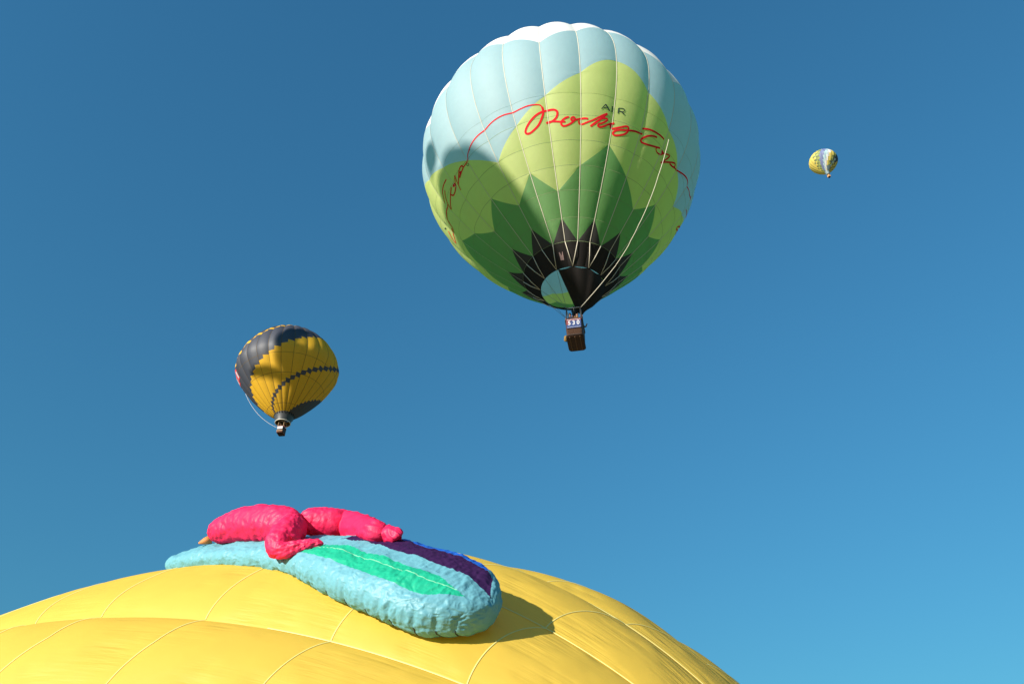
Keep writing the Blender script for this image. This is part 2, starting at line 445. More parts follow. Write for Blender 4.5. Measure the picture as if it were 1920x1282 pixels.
def wicker_basket(root, top, w, d, h, rot, frame_z, mats, n_runner=3):
    """basket hung under an envelope: walls, rim, floor, runners, uprights and burner frame. top = centre of the rim"""
    M = Matrix.Translation(Vector(top)) @ Matrix.Rotation(rot, 4, 'Z')
    m_w, m_rim, m_floor, m_slat = mats
    # walls: rounded rectangular shell with a slight taper
    def loop(z, k, n=6, r=0.16):
        pts = []
        for cx, cy, a0 in ((1, 1, 0), (-1, 1, 90), (-1, -1, 180), (1, -1, 270)):
            for i in range(n):
                a = math.radians(a0 + 90 * i / (n - 1))
                pts.append(M @ Vector(((cx * (w / 2 - r) + r * math.cos(a)) * k, (cy * (d / 2 - r) + r * math.sin(a)) * k, z)))
        return pts
    n = 24
    rows = [(-0.02, 1.0), (-h * 0.25, 1.005), (-h * 0.6, 0.985), (-h * 0.92, 0.955), (-h, 0.93)]
    V = [p for z, k in rows for p in loop(z, k)] + [p for z, k in ((-h, 0.90), (-0.02, 0.93)) for p in loop(z, k)]
    basket = mesh_obj('basket', V, grid_faces(n, len(rows) + 2, True), m_w, root)
    rim = MB(); rim.tube(loop(0.0, 0.975), 0.055, 8, closed=True); rim.build('rim', m_rim, basket, True)
    hem = MB(); hem.tube(loop(-h * 0.97, 0.945), 0.05, 8, closed=True); hem.build('bottom_edge_trim', m_rim, basket, True)
    fl = loop(-h + 0.015, 0.925) + loop(-h - 0.035, 0.90)
    mesh_obj('floor_panel', fl, grid_faces(n, 2, True) + [tuple(range(n, 2 * n))[::-1], tuple(range(n))], m_floor, basket, False)
    for i in range(n_runner):
        r_ = MB(); x = (i / (n_runner - 1) - 0.5) * w * 0.6
        r_.box((x, 0, -h - 0.055), (0.022, d * 0.42, 0.02), M); r_.build('floor_runner', m_slat, basket)
    return M, basket

def person(name, loc, rot, h, shirt, trousers, skin, hair, label, arm=(0.4, 0.2), cat='person', group=None, cap=None):
    k = h / 1.75
    pts = {'pelvis': (0, 0, .95), 'belly': (0, -.01, 1.1), 'chest': (0, 0, 1.3), 'neck0': (0, 0, 1.46), 'neck': (0, -.01, 1.53), 'head0': (0, -.02, 1.61), 'head1': (0, -.015, 1.71),
           'lsh': (.17, 0, 1.41), 'lel': (.24, -.06 - arm[0] * .3, 1.16 + arm[0] * .2), 'lwr': (.2, -.24 - arm[0] * .2, 1.12 + arm[0] * .35), 'lha': (.19, -.31 - arm[0] * .2, 1.13 + arm[0] * .38),
           'rsh': (-.17, 0, 1.41), 'rel': (-.25, -.05 - arm[1] * .3, 1.15 + arm[1] * .2), 'rwr': (-.2, -.23 - arm[1] * .2, 1.12 + arm[1] * .35), 'rha': (-.19, -.30 - arm[1] * .2, 1.13 + arm[1] * .38),
           'lhip': (.09, 0, .9), 'lkn': (.1, -.03, .5), 'lan': (.1, .02, .09), 'lto': (.11, -.14, .04),
           'rhip': (-.09, 0, .9), 'rkn': (-.1, -.03, .5), 'ran': (-.1, .02, .09), 'rto': (-.11, -.14, .04)}
    rad = {'pelvis': (.15, .11), 'belly': (.145, .105), 'chest': (.165, .11), 'neck0': (.09, .07), 'neck': (.055, .055), 'head0': (.075, .09), 'head1': (.075, .092),
           'lsh': (.065, .065), 'lel': (.045, .045), 'lwr': (.032, .032), 'lha': (.038, .022), 'rsh': (.065, .065), 'rel': (.045, .045), 'rwr': (.032, .032), 'rha': (.038, .022),
           'lhip': (.09, .09), 'lkn': (.062, .062), 'lan': (.045, .045), 'lto': (.045, .04), 'rhip': (.09, .09), 'rkn': (.062, .062), 'ran': (.045, .045), 'rto': (.045, .04)}
    ed = [('pelvis', 'belly'), ('belly', 'chest'), ('chest', 'neck0'), ('neck0', 'neck'), ('neck', 'head0'), ('head0', 'head1'), ('chest', 'lsh'), ('lsh', 'lel'), ('lel', 'lwr'), ('lwr', 'lha'),
          ('chest', 'rsh'), ('rsh', 'rel'), ('rel', 'rwr'), ('rwr', 'rha'), ('pelvis', 'lhip'), ('lhip', 'lkn'), ('lkn', 'lan'), ('lan', 'lto'), ('pelvis', 'rhip'), ('rhip', 'rkn'), ('rkn', 'ran'), ('ran', 'rto')]
    names = list(pts)
    me = bpy.data.meshes.new('tmp')
    me.from_pydata([tuple(c * k for c in pts[n]) for n in names], [(names.index(a), names.index(b)) for a, b in ed], [])
    o = bpy.data.objects.new('tmp', me); C.objects.link(o)
    sk = o.modifiers.new('skin', 'SKIN'); sk.use_smooth_shade = True
    ss = o.modifiers.new('sub', 'SUBSURF'); ss.levels = 2; ss.render_levels = 2
    for i, n in enumerate(names):
        sv = me.skin_vertices[0].data[i]; sv.radius = tuple(r * k for r in rad[n]); sv.use_root = (n == 'pelvis')
    dg = bpy.context.evaluated_depsgraph_get()
    ev = o.evaluated_get(dg)
    body = bpy.data.meshes.new_from_object(ev)
    bpy.data.objects.remove(o)
    body.name = name
    # nose and ears as gentle bumps on the same surface
    for v in body.vertices:
        x, y, z = (c / k for c in v.co)
        if z > 1.58 and y < -.07 and abs(x) < .02 and 1.62 < z < 1.68: v.co.y -= .018 * k
        if 1.61 < z < 1.69 and abs(x) > .065 and abs(y + .01) < .03: v.co.x += math.copysign(.014 * k, x)
    body.materials.clear()
    for m_ in (skin, shirt, trousers): body.materials.append(m_)
    for p in body.polygons:
        z = p.center.z / k
        p.use_smooth = True
        hand = abs(p.center.y / k) > .20 and 1.05 < z < 1.6
        p.material_index = 0 if (z > 1.5 or hand) else (1 if z > .93 else 2)
    b = bpy.data.objects.new(name, body); C.objects.link(b)
    b.location = tuple(loc); b.rotation_euler = (0, 0, rot)
    b['label'] = label; b['category'] = cat
    if group: b['group'] = group
    # hair (or cap) as a child: shell over the top and back of the head
    hv = []; nu, nv = 16, 7
    for j in range(nv):
        for i in range(nu):
            a = 2 * math.pi * i / nu; e = math.radians(90 - 88 * j / (nv - 1) * (1.0 if math.cos(a) > -0.2 else 0.62))
            hv.append((.088 * k * math.cos(e) * math.sin(a), (-.012 + .104 * math.cos(e) * math.cos(a)) * k, (1.685 + .108 * math.sin(e)) * k))
    hm = bpy.data.meshes.new('hair'); hm.from_pydata(hv, [], [q[::-1] for q in grid_faces(nu, nv, True)]); hm.materials.append(hair)
    hm.polygons.foreach_set('use_smooth', np.ones(len(hm.polygons), dtype=bool))
    ho = bpy.data.objects.new('cap' if cap else 'hair', hm); C.objects.link(ho); ho.parent = b
    return b

M_SKIN = plain('skin', (0.34, 0.17, 0.11), 0.55)
M_HAIR = plain('brown_hair', (0.05, 0.028, 0.015), 0.7)
M_BLUECLOTH = plain('dark_blue_jacket', (0.02, 0.03, 0.07), 0.8)
M_YCLOTH = plain('mustard_jacket', (0.45, 0.24, 0.03), 0.8)
M_GCLOTH = plain('grey_jacket', (0.10, 0.10, 0.11), 0.8)
M_DENIM = plain('denim', (0.04, 0.06, 0.12), 0.85)

def burner(root, M, w, d, z, col_frame, col_can):
    f = MB()
    c = [(w * .42, d * .36, z), (-w * .42, d * .36, z), (-w * .42, -d * .36, z), (w * .42, -d * .36, z)]
    f.tube(c, 0.028, 8, M=M, closed=True); f.tube([(0, d * .36, z), (0, -d * .36, z)], 0.02, 8, M=M)
    f.build('burner_frame', col_frame, root, True)
    for y in (-.17, .17):
        b = MB()
        b.tube([(0, y, z - .16), (0, y, z - .12), (0, y, z + .0), (0, y, z + .22), (0, y, z + .30)], [.05, .09, .10, .13, .135], 14, M=M)
        for i in range(5):
            b.tube([(.145 * math.cos(a), y + .145 * math.sin(a), z + .04 + i * .05) for a in np.linspace(0, 2 * math.pi, 15)[:-1]], .014, 5, M=M, closed=True)
        b.build('burner', col_can, root, True)
    return c

def text_mesh(name, body, size, M, mat, parent, bold=0.0, squash=1.0):
    cu = bpy.data.curves.new('t', 'FONT'); cu.body = body; cu.size = size; cu.align_x = 'CENTER'; cu.align_y = 'CENTER'; cu.offset = bold; cu.extrude = 0.004
    o = bpy.data.objects.new('t', cu); C.objects.link(o)
    dg = bpy.context.evaluated_depsgraph_get()
    me = bpy.data.meshes.new_from_object(o.evaluated_get(dg))
    bpy.data.objects.remove(o)
    vs = [M @ Vector((v.co.x * squash, v.co.y, v.co.z)) for v in me.vertices]
    fs = [tuple(p.vertices) for p in me.polygons]
    bpy.data.meshes.remove(me)
    return mesh_obj(name, vs, fs, mat, parent, False)

# ================================================================== the green balloon
BIG = Envelope((3.17800, 37.20410, 45.62439), 9.0, (0.98754, 0.55236, -1.25113, 0.20612, 0.33260, 0.70489, 1.77599), (-0.02878, 0.02328), 24, math.radians(4.1))
MOUTH = BIG.c + BIG.ax * BIG.z[-1]
B_TOP = (MOUTH[0] + 0.02, MOUTH[1], MOUTH[2] - 2.85)
big = empty('hot_air_balloon', (B_TOP[0], B_TOP[1], B_TOP[2] - 1.15), 'large green and light blue balloon with red script and a black mouth', 'balloon')
VK = np.array([0, .1, .2, .3, .4, .449, .497, .548, .596, .645, .693, .745, .796, .846, .901, .949, 1.0])
i_of = {round(v, 3): i for i, v in enumerate(VK)}
def lv_white(k): return {3: i_of[.497], 1: i_of[.4], 0: i_of[.449], 2: i_of[.449]}[k % 4]
def hill(k): return min((k - 1) % 8, (1 - k) % 8)
def lv_lime(k): return i_of[[.548, .596, .645, .693, .745][hill(k)]]
def lv_green(k): return i_of[[.745, .796, .846, .796, .846][hill(k)]]
def lv_black(k): return i_of[.901] if k % 2 else i_of[.949]
LEVELS = (lv_white, lv_lime, lv_green, lv_black)
B_MATS = [M_WHITE, M_SKY, M_LIME, M_GREEN, M_CHAR, M_BLACK]
rest_v, rest_f, rest_m = [], [], []
for g in range(-12, 12):
    for b in range(len(VK) - 1):
        v0, v1 = VK[b], VK[b + 1]
        state = 0; split = None
        for ci, fn in enumerate(LEVELS):
            l0, l1 = fn(g), fn(g + 1)
            if max(l0, l1) <= b: state = ci + 1
            elif min(l0, l1) <= b: split = (ci, l0, l1)
        pieces = []
        c0 = (lambda k, a=v0: np.full_like(k, a)); c1 = (lambda k, a=v1: np.full_like(k, a))
        if split:
            ci, l0, l1 = split
            rnd = 0.007 if (ci == 1 and 0 in (hill(g), hill(g + 1))) else (-0.0042 if ci in (2, 3) else 0.0)
            def cb(k, a=VK[l0], z=VK[l1], g=g, r=rnd):
                u = k - g
                return np.clip(a + (z - a) * u - r * 4 * u * (1 - u), min(a, z), max(a, z))
            pieces = [(ci, c0, cb), (ci + 1, cb, c1)]
        else:
            mi = state
            if b == len(VK) - 2: mi = 5
            pieces = [(mi, c0, c1)]
        for mi, lo, hi in pieces:
            nu, nv = (13, 6)
            V, F = patch(BIG, g, g + 1, lo, hi, nu, nv, 0.010)
            if -8 <= g <= 7 and b >= 4:
                mesh_obj('fabric_panel', V, F, B_MATS[mi], big)
            else:
                o = len(rest_v); rest_v += list(V); rest_f += [tuple(i + o for i in q) for q in F]; rest_m += [mi] * len(F)
ob = mesh_obj('fabric_panel', rest_v, rest_f, B_MATS, big, True, rest_m)
ob['kind'] = 'stuff'
for g in range(24):
    k = g - 12
    v = np.linspace(0.02, 0.949, 50)
    V, F = strip(BIG, [(k + 1e-4, a) for a in v], 0.036, 0.03, 2)
    mesh_obj('load_tape', V, F, M_TAPE, big)
    # the cord from the last panel row to the mouth, two cords meeting in one ring
    ring_k = k + 0.5 if (k % 2) else k - 0.5
    p0 = BIG.at(k, .949, .03, False); p1 = BIG.at(ring_k, 1.0, .02, False)
    q = MB(); q.tube([p0, p0 * .5 + p1 * .5 + (BIG.at(k, .97, .05, False) - BIG.at(k, .97, 0, False)), p1], .022, 6); q.build('mouth_cord', M_TAPE, big, True)
for v in VK[9:16]:
    ks = np.linspace(-12, 12, 24 * 12 + 1)
    V, F = strip(BIG, [(a, v) for a in ks], 0.006 if v < .66 else 0.016, 0.006, 1)
    mesh_obj('seam_tape', V, F, M_SEAM, big)
strips('script_lettering', BIG, RED_STROKES, M_RED, big, 0.022)
strips('word_lettering', BIG, INK_STROKES, M_INK, big, 0.030)
# mouth hem
hm = MB(); hm.tube([BIG.at(k, 1.0, 0, False) for k in np.linspace(-12, 12, 73)[:-1]], .03, 6, closed=True); hm.build('mouth_hem', M_BLACK, big, True)
# scoop: cloth hung from the right half of the mouth down to the frame
ks = np.linspace(-2.35, 10.6, 40)
tip = MOUTH + np.array([0.45, 0.05, -1.98]); cor = MOUTH + np.array([0.22, 0.35, -1.50])
V = []
nv = 14
for j in range(nv):
    t = j / (nv - 1)
    for i, k in enumerate(ks):
        s = i / (len(ks) - 1)
        gap = 0.13 * abs(math.sin(math.pi * (k + .5) / 2)) if k > -2.3 else 0
        top = BIG.at(k, 1.0, -0.01, False) + np.array([0, 0, -gap])
        w = abs(2 * s - 1) ** 1.5
        low = tip * (1 - w) + cor * w
        p = top * (1 - t) + low * t
        out = p - (MOUTH + np.array([0, 0, -1.0])); out[2] = 0
        p = p + out * 0.16 * math.sin(math.pi * t) * math.sin(math.pi * s)
        V.append(p)
mesh_obj('scoop', V, grid_faces(len(ks), nv), M_BLACK, big)
# basket
M_, bk = wicker_basket(big, B_TOP, 0.92, 1.50, 1.12, math.radians(-10.5), 1.0, (M_WICKER, M_LEATHER, M_FLOOR, M_SLAT))
fr = burner(big, M_, 0.92, 1.50, 0.95, M_STEEL, M_DARKMETAL)
for (x, y, z) in fr:
    u = MB(); u.tube([(x * 1.05, y * 1.28, -.05), (x, y, z)], .035, 8, M=M_); u.build('upright', M_DARKMETAL, big, True)
for i, k in enumerate(range(-12, 12, 2)):
    a = BIG.at(k + 1.5, 1.0, .02, False)
    if k + 1.5 > -2: continue
    loc = M_.inverted() @ Vector(a)
    q = min(fr, key=lambda c: (Vector(c[:2]) - Vector(loc[:2]).normalized() * .5).length)
    w_ = MB(); w_.tube([a, M_ @ Vector(q)], .011, 5); w_.build('flying_wire', M_WIRE, big)
M_BANNER = plain('blue_banner', (0.012, 0.035, 0.14), 0.6)
M_BANRED = plain('red_banner_stripe', (0.17, 0.02, 0.03), 0.6)
M_BANWHITE = plain('white_print', (0.5, 0.5, 0.53), 0.6)
bn = MB(); bn.box((0, -.775, -.36), (.40, .012, .31), M_); ban = bn.build('number_banner', M_BANNER, big)
b2 = MB(); b2.box((0, -.789, -.105), (.40, .006, .055), M_); b2.box((-.30, -.789, -.30), (.10, .005, .135), M_); b2.build('banner_stripe', M_BANRED, ban)
Mt = M_ @ Matrix.Translation((0, -.80, -.345)) @ Matrix.Rotation(math.radians(90), 4, 'X')
text_mesh('number', '5 3 0', 0.40, Mt, M_BANWHITE, ban, 0.012, .78)
b3 = MB()
for i in range(9): b3.box((-.32 + .08 * i, -.797, -.105), (.028, .003, .016), M_)
for i in range(11): b3.box((-.33 + .066 * i, -.790, -.62), (.022, .003, .012), M_)
b3.build('small_print', M_BANWHITE, ban)
pch = MB(); pch.tube([(-.50, -.2, -.72), (-.54, -.2, -.80), (-.55, -.2, -1.0), (-.50, -.2, -1.10)], [.05, .10, .11, .05], 10, M=M_); pch.build('pouch', plain('dull_mustard_cloth', (.22, .13, .025), .8), big, True)
# crown line hanging along the envelope to the frame
dk, dv = np.array(DROP_LINE[:7]).T
dq = np.linspace(0, 6, 49)
dl = [BIG.at(k, v, .09) for k, v in zip(np.interp(dq, range(7), dk), np.interp(dq, range(7), dv))]
for i in range(len(dl)):
    toward = np.array([0, 0, CAM_Z]) - dl[i]
    dl[i] = dl[i] + toward / np.linalg.norm(toward) * 1.25 * math.sin(math.pi * min(1, (i + .5) / 60)) ** .6
end = np.array(M_ @ Vector((.42, -.5, .95)))
dl += [dl[-1] * .5 + end * .5 + np.array([.03, -.05, -.05]), end]
dl2 = []
for i in range(len(dl) - 1):
    for t in (0, .25, .5, .75):
        p0 = dl[max(i - 1, 0)]; p1 = dl[i]; p2 = dl[i + 1]; p3 = dl[min(i + 2, len(dl) - 1)]
        dl2.append(.5 * (2 * p1 + (p2 - p0) * t + (2 * p0 - 5 * p1 + 4 * p2 - p3) * t * t + (3 * p1 - p0 - 3 * p2 + p3) * t ** 3))
rp = MB(); rp.tube(dl2 + [dl[-1]], .019, 7); rp.build('crown_line', M_TAPE, big, True)
# placard by the mouth
pk = BIG.at(np.array([-1.70, -1.35]), .985, .03, False); pk2 = BIG.at(np.array([-1.70, -1.35]), .968, .03, False)
mesh_obj('placard', [pk[0], pk[1], pk2[1], pk2[0]], [(0, 1, 2, 3)], plain('pale_pink_placard', (.35, .22, .21), .7), big, False)
fz = -1.10
person('person', M_ @ Vector((-.22, -.42, fz)), math.radians(-15), 1.72, M_BLUECLOTH, M_DENIM, M_SKIN, M_HAIR, 'dark blue jacketed passenger at the left front corner of the basket numbered 530', group='passengers in the numbered basket')
person('person', M_ @ Vector((.16, -.30, fz)), math.radians(8), 1.80, M_YCLOTH, M_DENIM, M_SKIN, M_HAIR, 'mustard jacketed passenger behind the number 530 under the burner', (.5, .35), group='passengers in the numbered basket')
person('person', M_ @ Vector((.26, .28, fz)), math.radians(30), 1.70, M_GCLOTH, M_DENIM, M_SKIN, M_HAIR, 'grey jacketed passenger at the right rear of the basket numbered 530', (.6, .3), group='passengers in the numbered basket')

# ================================================================== the navy and gold balloon
NAV = Envelope((-37.69458, 116.07672, 85.88245), 8.39, (0.96561, 0.20008, -1.03856, 0.19574, 0.39607, 0.98319, 1.77494), (-0.0911, -0.0206), 24, math.radians(5.0), .04, ([0, .08, .5, .7, .85, .95, 1], [0, .020, .018, .014, .009, .005, .003]))
NM = NAV.c + NAV.ax * NAV.z[-1]
N_TOP = np.array([NM[0] + .05, NM[1] - .1, NM[2] - 2.35])
nav = empty('hot_air_balloon', N_TOP - np.array([0, 0, 1.1]), 'navy and gold balloon with stepped bands, a diamond chain and a grey skirt', 'balloon')
def half_intervals(h):
    """colour intervals down one half gore: (v0, v1, is_navy)"""
    cuts = []
    a = -.052 - .024 * h; b = .535 - .024 * h; c = 1.10 - .024 * h
    def is_navy(v):
        n = (a < v < b) or v > c
        for m_, flip in ((.8135 - .0238 * h, True), (.26 - .0238 * h, False), (-.34 - .0238 * h, True)):
            if abs(v - m_) < .0155: n = flip
        return n
    e = [0.0, 1.0]
    for x in (a, b, c, *[m_ + s * .0155 for m_ in (.8135 - .0238 * h, .26 - .0238 * h, -.34 - .0238 * h) for s in (-1, 1)]):
        if 0.004 < x < .996: e.append(x)
    e = sorted(e)
    out = []
    for p, q in zip(e, e[1:]):
        if q - p < 1e-4: continue
        n = is_navy((p + q) / 2)
        if out and out[-1][2] == n: out[-1] = (out[-1][0], q, n)
        else: out.append((p, q, n))
    return out
rest_v, rest_f, rest_m = [], [], []
for g in range(-12, 12):
    for side in (0, 1):
        h = 2 * g + side
        for p, q, n in half_intervals(h):
            tilt = .006 if side else -.006
            def lo(k, p=p, k0=g + .5 * side, tl=tilt): return np.clip(p + (tl * ((k - k0) * 2 - .5) if 0 < p < 1 else 0), 0, 1)
            def hi(k, q=q, k0=g + .5 * side, tl=tilt): return np.clip(q + (tl * ((k - k0) * 2 - .5) if 0 < q < 1 else 0), 0, 1)
            V, F = patch(NAV, g + .5 * side, g + .5 * side + .5, lo, hi, 6, max(3, int((q - p) * 60)))
            if -9 <= g <= 8:
                mesh_obj('fabric_panel', V, F, M_NAVY if n else M_GOLD, nav)
            else:
                o = len(rest_v); rest_v += list(V); rest_f += [tuple(i + o for i in r) for r in F]; rest_m += [0 if n else 1] * len(F)
ob = mesh_obj('fabric_panel', rest_v, rest_f, [M_NAVY, M_GOLD], nav, True, rest_m); ob['kind'] = 'stuff'
for g in range(24):
    V, F = strip(NAV, [(g - 12 + 1e-4, a) for a in np.linspace(.02, .995, 50)], .05, .02, 2)
    mesh_obj('load_tape', V, F, M_SEAMDK, nav)
for v in (.6, .735, .942):
    V, F = strip(NAV, [(a, v) for a in np.linspace(-12, 12, 289)], .045, .008, 1)
    mesh_obj('seam_tape', V, F, M_SEAMDK, nav)
# red banner with white marks on the left flank
M_REDCLOTH = fabric('red_banner_cloth', (.62, .03, .04), .1)
def flat(name, E, k0, k1, v0, v1, off, mat, par, n=6):
    K, V = np.meshgrid(np.linspace(k0, k1, n * 2), np.linspace(v0, v1, n))
    return mesh_obj(name, E.at(K, V, off).reshape(-1, 3), [q[::-1] for q in grid_faces(n * 2, n)], mat, par)
rb = flat('side_banner', NAV, -7.6, -5.15, .555, .635, .03, M_REDCLOTH, nav, 14)
for i in range(5):
    flat('banner_letter', NAV, -5.4 - i * .5, -5.2 - i * .5, .572, .625, .05, M_BANWHITE, rb, 3)
# skirt
def ring(c, r, n=48, z=0): return [np.array(c) + np.array([r * math.cos(2 * math.pi * i / n), r * math.sin(2 * math.pi * i / n), z]) for i in range(n)]
SB = NM + np.array([.0, 0, -1.35])
V = []
for j in range(7):
    t = j / 6
    V += ring(NM * (1 - t) + SB * t, 1.66 * (1 - t) + 1.20 * t - .05 * math.sin(math.pi * t))
sk = mesh_obj('skirt', V, [q[::-1] for q in grid_faces(48, 7, True)], M_GREYCLOTH, nav)
rm_ = MB(); rm_.tube(ring(SB, 1.21), .06, 8, closed=True); rm_.build('skirt_rim', M_CREAM, nav, True)
for i in range(24):
    a = 2 * math.pi * i / 24
    rdir = np.array([math.cos(a), math.sin(a), 0]); td = np.array([-math.sin(a), math.cos(a), 0])
    c0 = NM + rdir * 1.685 + np.array([0, 0, .04]); c1 = NM + rdir * 1.615 + np.array([0, 0, -.30])
    mesh_obj('skirt_tab', [c0 - td * .13, c0 + td * .13, c1 + td * .09, c1 - td * .09], [(0, 1, 2, 3)], M_BLACK, nav, False)
M_RIMRED = plain('red_brown_rim', (.22, .06, .03), .7)
M_TANTRIM = plain('tan_bottom_trim', (.48, .30, .16), .7)
Mn, bk2 = wicker_basket(nav, N_TOP, 1.05, 1.35, 1.10, math.radians(-8), 1.0, (plain('dark_wicker', (.07, .03, .014), .7, wave=(14, .02)), M_RIMRED, M_LEATHER, M_LEATHER))
fr = burner(nav, Mn, 1.05, 1.35, 1.05, M_STEEL, M_DARKMETAL)
for (x, y, z) in fr:
    u = MB(); u.tube([(x * 1.05, y * 1.28, -.05), (x, y, z)], .04, 8, M=Mn); u.build('upright', M_TANTRIM, nav, True)
    u = MB(); u.tube([Mn @ Vector((x, y, z)), SB + (np.array(Mn @ Vector((x * 2.4, y * 2.2, z))) - SB) * np.array([1, 1, 0]) * .9], .02, 6); u.build('flying_wire', M_WIRE, nav, True)
pn = MB(); pn.box((0, -.70, -.30), (.44, .015, .24), Mn); pn.build('white_panel', M_BANWHITE, nav)
pn = MB(); pn.box((-.03, -.685, -.86), (.50, .03, .05), Mn); pn.build('tan_bumper', M_TANTRIM, nav)
person('person', Mn @ Vector((-.2, -.2, -1.08)), math.radians(10), 1.76, M_YCLOTH, M_DENIM, M_SKIN, M_HAIR, 'passenger in a mustard jacket at left in the basket with the white panel', (.4, .8), group='passengers under the navy and gold balloon')
person('person', Mn @ Vector((.25, .1, -1.08)), math.radians(-20), 1.74, plain('red_jacket', (.35, .03, .03), .8), M_DENIM, M_SKIN, M_HAIR, 'passenger in a red jacket at right in the basket with the white panel', (.3, .6), group='passengers under the navy and gold balloon')
A = NAV.at(-6.6, .70, .05); Bp = np.array(Mn @ Vector((-.5, -.5, -.2)))
rope = []
for i in range(25):
    t = i / 24
    rope.append(A * (1 - t) + Bp * t + np.array([-.35, 0, -.75]) * 4 * t * (1 - t))
rp = MB(); rp.tube(rope, .028, 6); rp.build('hanging_rope', plain('pale_rope', (.55, .52, .5), .8), nav, True)

# ================================================================== the far checked balloon
far_dir = Vector(((1544 - 960) / 1600, math.cos(PITCH) - (304 - 641) / 1600 * -math.sin(PITCH), math.sin(PITCH) + (641 - 304) / 1600 * math.cos(PITCH)))
FC = np.array([0, 0, CAM_Z]) + np.array(far_dir) * 518
FAR = Envelope(FC, 8.4, (.90, .30, -1.08, .17, .40, .90, 1.85), (-.03, -.02), 24, 0.1)
far = empty('hot_air_balloon', FC + np.array([-.3, 0, -14.3]), 'tiny far balloon with yellow, lime and blue checked diagonals', 'balloon')
fm = [fabric('yellow_nylon', (.80, .62, .10), .3), fabric('yellow_green_nylon', (.36, .42, .08), .3), fabric('violet_blue_nylon', (.16, .20, .42), .3), fabric('pale_blue_nylon', (.42, .62, .70), .3), M_WHITE, fabric('deep_navy_nylon', (.02, .035, .08), .15), fabric('dark_lime_nylon', (.16, .20, .05), .3)]
V, F, I = [], [], []
def far_colour(k, v, g, b):
    f = k + 5.5 * (v - .6); odd = (g + b) % 2
    if f < -5.2: return 0
    if f < -4.2: return 6 if odd else 0
    if f < -3.0: return 6 if odd else 1
    if f < -1.7: return 2
    if f < -.8: return 3
    if f < .1: return 4
    if f < 1.2: return 0
    if f < 2.0: return 6 if odd else 1
    if v > .76 and f > 3.4: return 0 if odd else 6
    if v > .66 and 2.6 < f < 3.4: return 3
    if f < 2.6: return 6 if odd else 5
    if f < 4.4: return 5
    return (0, 1, 0, 6)[int(f) % 4]
for g in range(-24, 24):
    for b in range(20):
        v0 = b / 20; v1 = (b + 1) / 20
        pv, pf = patch(FAR, g / 2, g / 2 + .5, lambda k, a=v0: np.full_like(k, a), lambda k, a=v1: np.full_like(k, a), 3, 3)
        o = len(V); V += list(pv); F += [tuple(i + o for i in q) for q in pf]
        I += [far_colour(g / 2 + .25, (v0 + v1) / 2, g // 2, b)] * len(pf)
mesh_obj('envelope', V, F, fm, far, True, I)
FM = FAR.c + FAR.ax * FAR.z[-1]
V = []
for j in range(4):
    t = j / 3
    V += ring(FM * (1 - t) + (FM + np.array([.15, -.1, -2.0])) * t, 1.43 * (1 - t) + .9 * t)
M_SCOOP = fabric('grey_blue_scoop', (.16, .24, .27), .2)
sc_ = mesh_obj('skirt', V, [q[::-1] for q in grid_faces(48, 4, True)], M_SCOOP, far)
flap = [FAR.at(k, v, .15, False) for v in (.87, .93, 1.0) for k in (-1.6, -.8, 0, .8, 1.6)]
mesh_obj('scoop_panel', flap, [q[::-1] for q in grid_faces(5, 3)], M_SCOOP, far)
Mf, bk3 = wicker_basket(far, FM + np.array([.2, -.1, -3.0]), 1.5, 1.5, 1.4, .3, 1, (plain('orange_wicker', (.55, .27, .10), .7), M_TANTRIM, M_BLACK, M_BLACK))
for x in (-.6, .6):
    for y in (-.6, .6):
        u = MB(); u.tube([(x, y, 0), (x * .9, y * .9, 1.3)], .06, 6, M=Mf); u.build('upright', M_TANTRIM, far, True)

# ================================================================== the yellow envelope lying on the field
YR = 9.0; YA = 1.875
YC = np.array([-8.10391, 20.46731, -1.0])
YAX = np.array([0.6594422, -0.73737366, 0.14634232])
YU = np.array([-0.74539861, -0.66661901, 0.0]); YW = np.array([-0.09755457, 0.10908336, 0.98923401])
PH0, DPH = 0.757, 0.355
RINGS = np.sin(np.radians([-84, -72, -60, -50, -40, -31, -22, -13, -4, 5, 13, 21, 29])).tolist() + [.595, .668, .757, .837, .901, .950, .982, .9985]
RSL = {13: -.28, 14: -.14, 15: -.05}
def y_bulge(j):           # bulge of the gores, dying towards the crown
    return np.interp(j, [0, .5, .85, .95, 1.0], [.042, .040, .034, .020, .0])
def y_pt(X, g, off=0.0, bulged=True):
    """X = place along the axis (-1..1), g = gore coordinate (load tapes at whole numbers)"""
    X, g = np.broadcast_arrays(np.asarray(X, float), np.asarray(g, float))
    phi = PH0 + DPH * g
    u = g - np.floor(g)
    rr = np.sqrt(np.maximum(1 - X * X, 1e-6))
    sc = 0.975 + (y_bulge(np.abs(X)) * (4 * u * (1 - u)) ** 0.9 if bulged else 0)
    sag = 0.034 * smoothstep(.90, .58, X) * smoothstep(-.15, .5, g)
    sc = sc - sag - 0.006 * smoothstep(.67, .50, X) - 0.032 * smoothstep(.86, .94, X) * smoothstep(1.8, 2.6, g)
    r = YR * rr * sc
    p = YC + (YA * YR * X)[..., None] * YAX + (r * np.cos(phi))[..., None] * YU + (r * np.sin(phi))[..., None] * YW
    n = (X / (YA * YR))[..., None] * YAX + ((rr * np.cos(phi) / YR))[..., None] * YU + (rr * np.sin(phi) / YR)[..., None] * YW
    n /= np.linalg.norm(n, axis=-1, keepdims=True)
    p = p + n * np.asarray(off)[..., None]
    p[..., 2] = np.maximum(p[..., 2], 0.03 + np.abs(np.asarray(off)) * .5)
    return p
